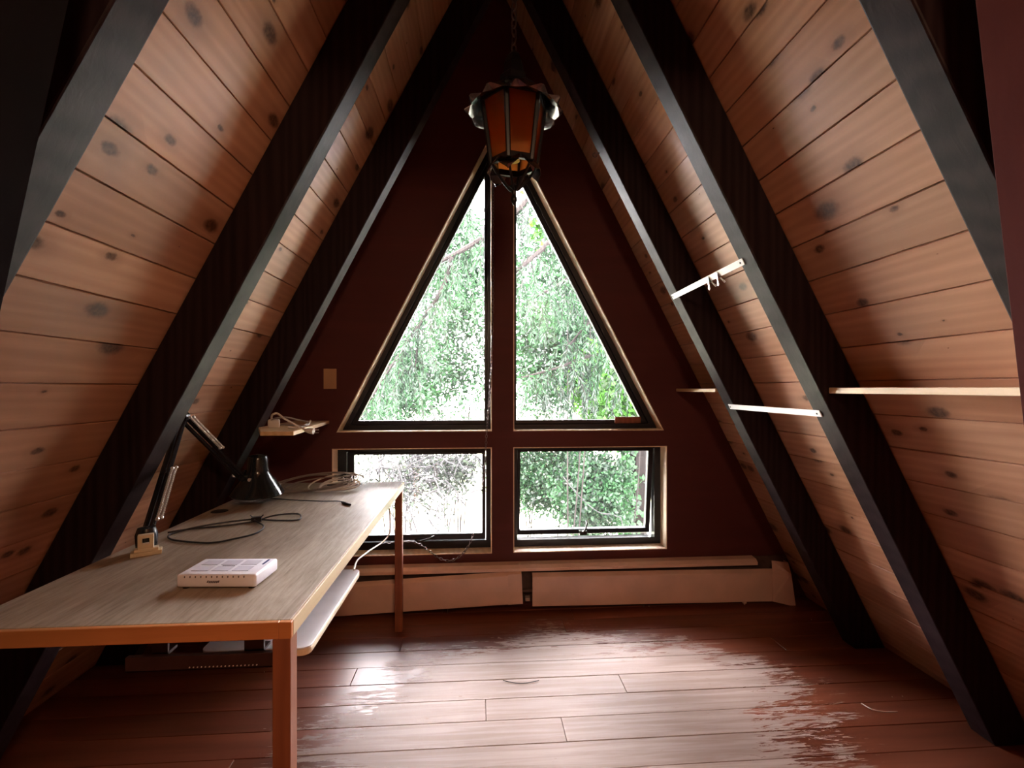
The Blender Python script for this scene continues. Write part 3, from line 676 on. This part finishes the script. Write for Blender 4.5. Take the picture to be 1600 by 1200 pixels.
mb = MB(); mb.lathe([(.001,zb_+.012),(.018,zb_+.012),(.018,zb_+.06),(.010,zb_+.07),(.001,zb_+.07)], (LX,LY,0), 14); mb.tube([(LX,LY,zb_+.07),(LX,LY,zr+.1)], .005, 8); obj('bulb_socket', mb, M['brass'], lant, smooth=True)
def chain_mesh(path, pitch, lr, r, n=10):
    mb = MB(); ds = [0.0]
    for a, b in zip(path[:-1], path[1:]): ds.append(ds[-1]+(b-a).length)
    s = 0.0; k = 0; j = 0
    while s < ds[-1]:
        while j < len(ds)-2 and ds[j+1] < s: j += 1
        t = (s-ds[j])/max(1e-6, ds[j+1]-ds[j]); p = path[j].lerp(path[j+1], t); d = (path[j+1]-path[j]).normalized()
        up = Vector((0,1,0)); a = d.cross(up); a = a.normalized() if a.length > .05 else Vector((1,0,0)); b = d.cross(a).normalized()
        ang = .6+(k%2)*math.pi/2+random.uniform(-.25,.25); e = a*math.cos(ang)+b*math.sin(ang)
        pts = [p+d*(lr*1.35*math.cos(2*math.pi*i/n))+e*(lr*.72*math.sin(2*math.pi*i/n)) for i in range(n)]
        mb.tube(pts, r, 5, closed=True); s += pitch; k += 1
    return mb
mb = chain_mesh([Vector((LX,LY,zr+.165)), Vector((X0,LY,ZIN-.02))], .026, .0125, .0026); o = obj('chain', mb, M['chain'], lant, smooth=True)
# ---- long swag chain down the mullion and over the low window
cp = [P(770,235,Y=YW-.012), P(770.5,330,Y=YW-.012), P(770,480,Y=YW-.012), P(768,560,Y=YW-.012), P(765,620,Y=YW-.012), P(761,665,Y=YW-.012), P(759,700,Y=YW-.012), P(757,730,Y=YW-.014), P(752,770,Y=YW-.016), P(745,810,Y=YW-.016), P(736,845,Y=YW-.02), P(722,866,Y=YW-.03), P(705,876,Y=YW-.034), P(688,873,Y=YW-.032), P(672,862,Y=YW-.022), P(655,850,Y=YW-.010), P(640,846,Y=YW-.008), P(620,847,Y=YW-.008), P(598,848,Y=YW-.008)]
mb = chain_mesh(catmull(cp, 6), .0172, .0078, .0017)
ch = thing('swag_chain', tuple(P(705,876,Y=YW-.034)), 'dark link chain hanging down the mullion and drooping over the low left window', 'chain')
o = obj('links', mb, M['chain'], ch, smooth=True); o['kind'] = 'stuff'
mb = MB(); hk = P(770,232,Y=YW-.006); mb.tube(catmull([hk+Vector((0,.006,.01)), hk+Vector((0,-.01,.008)), hk+Vector((0,-.014,-.006)), hk+Vector((0,-.004,-.008))], 4), .002, 6); obj('hook', mb, M['chain'], ch)

# ================================================================== SHELVES, STRAPS, SMALL THINGS
sz = .0
def shelf(poly, z0, z1, label):
    mb = MB(); mb.prism([(x,y,z0) for x, y in poly], (0,0,z1-z0)); c = poly[0]
    return tag(obj('shelf', mb, M['shelfwood'], base=(c[0],c[1],z0), bevel=.0015, seg=1), label, 'shelf', 'narrow plank shelves')
shelf([(1.118,YW-.004),(1.262,YW-.004),(1.262,2.168),(1.118,2.168)], 1.198, 1.214, 'short pale plank shelf at the right edge of the window wall')
shelf([(1.149,1.478),(1.268,1.478),(1.268,.870),(1.149,.870)], 1.200, 1.219, 'long pale plank shelf across the near right bay')
shelf([(-.885,1.972),(-.754,1.972),(-.812,YW-.004),(-.99,YW-.004),(-.99,2.19)], 1.024, 1.041, 'pale plank shelf on the left holding an adapter and white cords')
SZ = 1.041
def sh(u, v, h=.004): return P(u, v, Z=SZ+h)
t = thing('power_adapter', tuple(sh(428,668,0)), 'white power adapter and tangled white cords on the left shelf', 'adapter')
a = sh(428,668,.0); mb = MB(); mb.obox(a+Vector((0,0,.018)), (.022,.008,0), (-.008,.022,0), (0,0,.018)); obj('body', mb, M['whitecable'], t, bevel=.005, smooth=True)
obj('cord', MB().tube(catmull([a+Vector((-.01,0,.03)), P(425,649,Y=2.05), P(433,646,Y=2.05), P(443,653,Y=2.05), P(455,660,Y=2.04), P(468,667,Y=2.03), P(478,672,Y=1.99)], 6), .0042, 7), M['whitecable'], t, smooth=True)
obj('cord', MB().tube(catmull([P(424,655,Y=2.12), P(445,652,Y=2.14), P(465,656,Y=2.16), P(482,660,Y=2.18), P(478,665,Y=2.12), P(455,664,Y=2.10), P(438,664,Y=2.08)], 6), .0038, 7), M['greycable'], t, smooth=True)
obj('cord', MB().tube(catmull([P(486,657,Y=2.22), P(479,663,Y=2.2), P(466,668,Y=2.1), P(450,667,Y=2.08)], 5), .005, 7), M['whitecable'], t, smooth=True)
pa, pb = P(476,672,Y=1.965), P(490,674,Y=1.96); mb = MB(); mb.tube([pa, pa.lerp(pb,.5), pb], [.006,.011,.013], 8); pg = obj('plug', mb, M['whitecable'], t, smooth=True)
for dz in (-.006, .006):
    mb = MB(); mb.obox(pb+Vector((.010,0,dz)), (.010,0,0), (0,.002,0), (0,0,.0012)); obj('prong', mb, M['chrome'], pg)
# wall plate
sp_ = P(516,592,Y=YW); t = thing('wall_plate', (sp_.x, YW, sp_.z), 'blank tan plate on the dark wall left of the window', 'wall plate')
mb = MB(); mb.box((sp_.x-.034,YW-.006,sp_.z-.055),(sp_.x+.034,YW+.001,sp_.z+.055)); obj('plate', mb, M['wallplate'], t, bevel=.002)
mb = MB(); mb.lathe([(.001,.002),(.004,.0015),(.004,-.001)], (sp_.x,YW-.006,sp_.z), 10, (0,-1,0)); obj('screw', mb, M['wallplate'], t)
# wood block in the corner of the right triangular pane
wb = P(981,656,Y=YW+.07); mb = MB(); mb.box((wb.x-.076,YW+.066,wb.z-.020),(wb.x+.076,YW+.084,wb.z+.018)); tag(obj('wood_block', mb, M['deskleg'], base=(wb.x,YW+.04,wb.z-.02), bevel=.002, seg=1), 'small brown wood strip in the lower right corner of the right triangular pane', 'wood strip')
# two white straps between the rafters on the right
nin = Vector((-1,0,-T)).normalized()
def strap(u0, v0, u1, v1, wide, label):
    a, b = PR(u0,v0,.0005), PR(u1,v1,.0005); d = (b-a).normalized(); s = d.cross(nin).normalized()
    t = thing('metal_strap', tuple(a), label, 'strap', 'white straps screwed to the right rafters')
    mb = MB(); mb.obox((a+b)/2+nin*.0015, d*((b-a).length/2), s*wide/2, nin*.0013); obj('bar', mb, M['strap'], t)
    for p in (a+d*.012, b-d*.016):
        mb = MB(); mb.lathe([(.0005,.0026),(.003,.0020),(.0034,.0005)], p+nin*.003, 10, nin); obj('screw', mb, M['hole'], t)
    return a, b, d, s
a1, b1, d1, s1 = strap(1051,464,1162,408,.024, 'upper white metal strap, slanting up to the right, with binder clips on it')
strap(1140,635,1283,646,.024, 'lower white metal strap, nearly level, just above shelf height')
for f_, mt, lab in ((.585,'clipgreen','green binder clip on the upper strap'),(.70,'clipbrown','brown binder clip on the upper strap, beside the green one')):
    p = a1.lerp(b1, f_)+nin*.004; dn = s1 if s1.z < 0 else -s1
    t = thing('binder_clip', tuple(p), lab, 'binder clip', 'binder clips on the strap')
    mb = MB(); w_ = .013
    mb.prism([p+dn*-.008+nin*.001, p+dn*.014+nin*.009-nin*.001, p+dn*.014-nin*.0075], d1*w_); obj('body', mb, M[mt], t)
    for q_, sp2 in ((nin*.010, .5), (nin*-.006, -.5)):
        e0 = p+dn*.013+q_*.7; mb = MB()
        mb.tube(catmull([e0+d1*.002, e0+dn*.012+nin*.004*sp2*2+d1*.004, e0+dn*.022+nin*.008*sp2*2+d1*.001, e0+dn*.026+nin*.009*sp2*2+d1*.0065, e0+dn*.022+nin*.008*sp2*2+d1*.012, e0+dn*.012+nin*.004*sp2*2+d1*.009, e0+d1*.011], 4), .0011, 5); obj('wire_handle', mb, M['chrome'], t, smooth=True)
# eye hook on the far right rafter
hp = PR(936,239,.001); mb = MB(); mb.tube([hp+nin*-.01, hp+nin*.012], .0018, 6)
cc = hp+nin*.022; e1, e2 = Vector((0,1,0)).cross(nin).normalized(), nin
mb.tube([cc+(e1*math.cos(a)+e2*math.sin(a))*.010 for a in [2*math.pi*i/14*.85-1.2 for i in range(15)]], .0018, 6)
tag(obj('eye_hook', mb, M['chain'], base=hp), 'small dark screw hook on the right rafter nearest the window', 'hook')
# bits on the floor
cable('wood_shaving', [P(1346,1099,Z=.004), P(1362,1108,Z=.010), P(1382,1112,Z=.011), P(1402,1112,Z=.004)], [.002]*25, 'paper', 'pale curled shaving on the floor at the right', 'shaving')
cable('hair_strand', [P(786,1063,Z=.0025), P(805,1067,Z=.0025), P(823,1067,Z=.0025), P(842,1063,Z=.0025)], [.0014]*25, 'blackcable', 'thin curved dark strand on the worn floor', 'strand')
for u, v, lab in ((1014,947,'tiny white chip on the floor below the right heater cover'),(1268,968,'tiny white chip near the foot of the far right rafter'),(1236,1088,'tiny white chip alone on the red boards right of the worn patch'),
                  (1410,1088,'tiny white chip just right above the pale shaving'),(1394,1089,'tiny white chip just above the pale shaving'),(413,1050,'tiny white chip under the near end of the desk')):
    p = P(u, v, Z=.002); mb = MB(); mb.lathe([(.0004,.0022),(.0025,.0010),(.0018,-.002)], p, 6, (random.uniform(-.5,.5),random.uniform(-.5,.5),1)); tag(obj('paint_chip', mb, M['paper'], base=p), lab, 'chip', 'white chips on the floor')

# ================================================================== OUTSIDE
GZ = -2.7
mb = MB(); mb.add([(-60,YW+.3,GZ),(60,YW+.3,GZ),(60,90,GZ),(-60,90,GZ)], [(0,1,2,3)]); o = obj('ground', mb, M['ground']); o['kind'] = 'structure'; o['label'] = 'pale sunlit ground outside'
def leafq(L, p, d, n, l, w):                # a pointed leaf of two triangles
    d = d.normalized(); s = d.cross(n); s = s.normalized() if s.length > 1e-4 else d.orthogonal().normalized()
    i = len(L.v); L.v += [tuple(p), tuple(p+d*l*.5+s*w), tuple(p+d*l), tuple(p+d*l*.5-s*w)]; L.f.append((i,i+1,i+2,i+3))
def rv(g): return Vector((g.gauss(0,1), g.gauss(0,1), g.gauss(0,1))).normalized()
def fronds(L, B, path, g, step, hang, lf, den=1.0):
    # drooping sprays hung along a limb
    ds = 0.0
    for a, b in zip(path[:-1], path[1:]):
        seg = (b-a).length; n = max(1, int(seg/step))
        for i in range(n):
            if g.random() > den: continue
            p = a.lerp(b, (i+g.random())/n)+rv(g)*.05; h = hang*g.uniform(.4, 1.2)
            d = (Vector((g.gauss(0,.55), g.gauss(0,.45), -.35))).normalized(); q = p.copy(); pts = [p.copy()]; m = max(5, int(h/.045))
            for j in range(m):
                d = (d+Vector((g.gauss(0,.10), g.gauss(0,.10), -.22))).normalized(); q = q+d*h/m; pts.append(q.copy())
                for k in range(5):
                    dd = (d*.7+rv(g)*.75+Vector((0,0,-.35)))
                    leafq(L, q+rv(g)*.01, dd, rv(g), lf*g.uniform(.6,1.3), lf*.10)
            if B is not None: B.tube(pts[::2], .0035, 4, cap=False)
def cedar(name, limbs, trunk, label, seed, hang=.55, lf=.085, step=.035, den=1.0, group='cedars outside'):
    g = random.Random(seed); base = Vector((trunk[0], trunk[1], GZ))
    t = thing(name, base, label, 'tree', group)
    mb = MB(); mb.tube([base+Vector((0,0,0)), base+Vector((.05,0,3)), base+Vector((.02,.05,7)), base+Vector((0,0,11))], [.26,.2,.15,.05], 12); obj('trunk', mb, M['bark'], t, smooth=True)
    L = MB()
    for lb, r0, r1 in limbs:
        pa = catmull(lb, 5); mb = MB(); N = len(pa); mb.tube(pa, [r0+(r1-r0)*i/(N-1) for i in range(N)], 7); br = obj('branch', mb, M['bark'], t, smooth=True)
        tw = MB(); fronds(L, tw, pa, g, step, hang, lf, den)
        if tw.v: obj('twigs', tw, M['bark'], br)['kind'] = 'stuff'
    o = obj('foliage', L, M['cedar'], t); o['kind'] = 'stuff'
    return t
def A(u, v, Y): return P(u, v, Y=Y)
Y1 = 5.2
cedar('cedar_tree', [
    ([A(1010,180,Y1+.5),A(900,250,Y1+.2),A(835,303,Y1),A(808,330,Y1),A(757,370,Y1),A(705,400,Y1),A(650,425,Y1),A(600,440,Y1)], .06, .012),
    ([A(706,402,Y1),A(694,445,Y1),A(660,500,Y1),A(610,575,Y1),A(556,660,Y1)], .03, .008),
    ([A(1000,270,Y1+.4),A(905,335,Y1+.1),A(862,376,Y1-.1),A(808,422,Y1-.2),A(770,445,Y1-.2)], .05, .014),
    ([A(655,510,Y1),A(652,545,Y1),A(648,580,Y1)], .014, .006)], (A(1150,300,Y1+.8).x, Y1+.8), 'near cedar whose dark limbs cross both tall panes', 11, .52, .075, .030)
Y2 = 6.6
cedar('cedar_tree', [
    ([A(620,300,Y2),A(680,300,Y2),A(740,330,Y2)], .03, .01), ([A(520,430,Y2),A(590,455,Y2),A(640,500,Y2)], .03, .01),
    ([A(480,520,Y2),A(560,560,Y2),A(640,580,Y2+.2)], .03, .01)], (A(330,400,Y2).x, Y2+.4), 'cedar with drooping sprays seen low in the left tall pane', 12, .62, .085, .034, .9)
Y3 = 6.0
cedar('cedar_tree', [
    ([A(1080,430,Y3),A(985,460,Y3),A(925,500,Y3),A(885,545,Y3)], .03, .01), ([A(1000,560,Y3),A(930,555,Y3),A(870,575,Y3),A(815,590,Y3)], .03, .01),
    ([A(960,380,Y3),A(880,440,Y3),A(825,470,Y3)], .03, .01)], (A(1260,400,Y3).x, Y3+.4), 'cedar with hanging feathery sprays seen in the right tall pane', 13, .70, .085, .028)
def shrub(c, r, n, lf, mat, label, seed, cat='shrub', stems=3, name='shrub', group='shrubs outside'):
    g = random.Random(seed); c = Vector(c); base = Vector((c.x, c.y, GZ)); t = thing(name, base, label, cat, group)
    n = int(n*3.4); lf = lf*.85; L = MB(); S = MB(); tips = []
    for i in range(stems):
        e = c+Vector((rv(g).x*r[0]*.8, rv(g).y*r[1]*.8, g.uniform(-.3,.9)*r[2])); mid = base.lerp(e, .5)+rv(g)*.25; S.tube(catmull([base+rv(g)*.1*Vector((1,1,0)).length*.5, mid, e], 4), [.016-.0015*k for k in range(9)], 5); tips.append(e)
    cl = []
    for i in range(max(6, n//60)):
        d = rv(g)*(g.random()**.4); cl.append(c+Vector((d.x*r[0], d.y*r[1], d.z*r[2])))
    for i in range(n):
        q = g.choice(cl)+Vector((g.gauss(0,.13*r[0]+.05), g.gauss(0,.13*r[1]+.05), g.gauss(0,.13*r[2]+.05)))
        d = (rv(g)+Vector((0,0,-.35))); leafq(L, q, d, rv(g), lf*g.uniform(.6,1.4), lf*.3*g.uniform(.7,1.2))
    obj('stems', S, M['bark'], t, smooth=True)['kind'] = 'stuff'
    o = obj('foliage', L, M[mat], t); o['kind'] = 'stuff'; return t
def SH_(u, v, Y, ru, rv_, n, lf, mat, label, seed, **k):
    c = A(u, v, Y); s = Y/F; shrub(c, (ru*s, .7, rv_*s), n, lf, mat, label, seed, **k)
SH_(905,560,8.5,90,95,3600,.11,'shrub','dense green thicket behind the lower half of the right tall pane',21)
SH_(960,590,7.5,60,80,1500,.15,'maple','yellow-green broadleaf bush along the right edge of the right tall pane',22)
SH_(885,300,7.2,50,70,500,.16,'maple','bright maple sprig high in the right tall pane',23)
SH_(700,560,9.5,80,100,2100,.10,'shrub','thin grey-green thicket filling the middle of the left tall pane',24)
SH_(610,600,8.5,60,70,1500,.11,'shrub','leafy bush low at the left corner of the left tall pane',25)
SH_(720,420,10,60,90,1500,.12,'cedar','darker foliage clump beside the mullion in the left tall pane',26)
SH_(860,740,9.0,75,55,4200,.085,'shrub','green bush filling the upper left of the low right window',27)
SH_(925,770,8.0,55,60,4200,.09,'shrub','dark leafy bush in the middle of the low right window',28)
SH_(900,440,11,110,130,2600,.14,'shrub','pale distant tree crown behind the right tall pane',29, cat='tree', name='distant_tree')
SH_(640,480,13,120,130,1600,.16,'dry','pale distant tree crown behind the left tall pane',30, cat='tree', name='distant_tree')
SH_(825,530,9.2,28,110,1100,.10,'shrub','narrow grey-green foliage just right of the mullion in the right tall pane',31)
SH_(700,735,8.4,45,24,420,.10,'dry','small pale bush in the middle of the low left window',32)
SH_(1290,470,7.5,210,240,2200,.22,'cedar','unseen dark evergreen added right of the window to shade the left slope',33, cat='tree', name='evergreen_tree')  # out of view, added to hold daylight off the left slope
SH_(1500,620,6.0,200,230,1800,.22,'cedar','second unseen dark evergreen added farther right to shade the left slope',34, cat='tree', name='evergreen_tree')  # likewise unseen and added to dim the left side
# bare brush in the low left window
g = random.Random(5); c0_ = A(655,745,7.5); t = thing('bare_brush', (c0_.x, c0_.y, GZ), 'tangle of bare grey twigs in the low left window', 'shrub')
S = MB(); L = MB()
for i in range(210):
    u, v = g.gauss(652,42), g.gauss(742,30); p = A(u, v, 7.5+g.uniform(-.5,.8)); pts = [p]; d = (rv(g)+Vector((0,0,.4))).normalized()
    for j in range(7): d = (d+rv(g)*.35+Vector((0,0,-.06))).normalized(); pts.append(pts[-1]+d*g.uniform(.06,.13))
    S.tube(pts, [.013,.012,.011,.010,.009,.008,.006,.004], 4)
    for q in pts[2:]:
        leafq(L, q+rv(g)*.08, rv(g), rv(g), .09, .022)
for i in range(5):
    e = A(g.uniform(600,710), g.uniform(720,780), 7.6); S.tube(catmull([Vector((c0_.x+g.uniform(-.2,.2),c0_.y,GZ)), Vector((c0_.x,c0_.y,GZ)).lerp(e,.55)+rv(g)*.2, e], 4), [.03-.0028*k for k in range(9)], 5)
obj('twigs', S, M['twig'], t)['kind'] = 'stuff'; obj('dry_leaves', L, M['dry'], t)['kind'] = 'stuff'
# ivy-clad trunk at the right of the low right window
g = random.Random(9); Yt = 8.6; c = A(994,760,Yt); t = thing('ivy_tree', (c.x, Yt, GZ), 'thick brown tree trunk with ivy at the right of the low right window', 'tree')
mb = MB(); r = .18; N = 20
prof = []
for zi in range(12):
    z = GZ+zi*.9
    for kk in range(N):
        a = 2*math.pi*kk/N; rr_ = r*(1.25 if zi == 0 else 1.0)*(1-.03*zi)*(1+.07*math.sin(5*a+.7)+.05*math.sin(9*a+zi*.4)); prof.append((c.x+.02*zi+rr_*math.cos(a), Yt+rr_*math.sin(a), z))
mb.add(prof, [(i*N+kk, i*N+(kk+1)%N, (i+1)*N+(kk+1)%N, (i+1)*N+kk) for i in range(11) for kk in range(N)]); obj('trunk', mb, M['bark'], t, smooth=True)
L = MB()
for i in range(900):
    a = g.gauss(math.pi*1.12, .55); z = g.uniform(GZ+.2, 1.5); rr_ = r*g.uniform(1.02,1.5); p = Vector((c.x+rr_*math.cos(a)-.03, Yt+rr_*math.sin(a), z)); leafq(L, p, Vector((g.gauss(0,.5),-.4,-1)), Vector((0,-1,.3))+rv(g)*.5, g.uniform(.07,.14), .045)
obj('ivy', L, M['ivy'], t)['kind'] = 'stuff'
for nm_, pts_, lab in (('bare_branch', [A(880,745,7.2),A(905,775,7.2),A(935,800,7.2),A(962,806,7.2)], 'pale bare branch slanting across the low right window'),):
    mb = MB(); mb.tube(catmull(pts_+[pts_[-1]+Vector((.12,0,-.25)), Vector((pts_[-1].x+.2,7.2,GZ))], 6), .009, 6); tag(obj(nm_, mb, M['twig'], base=Vector((pts_[-1].x+.15,7.2,GZ)), smooth=True), lab, 'branch')
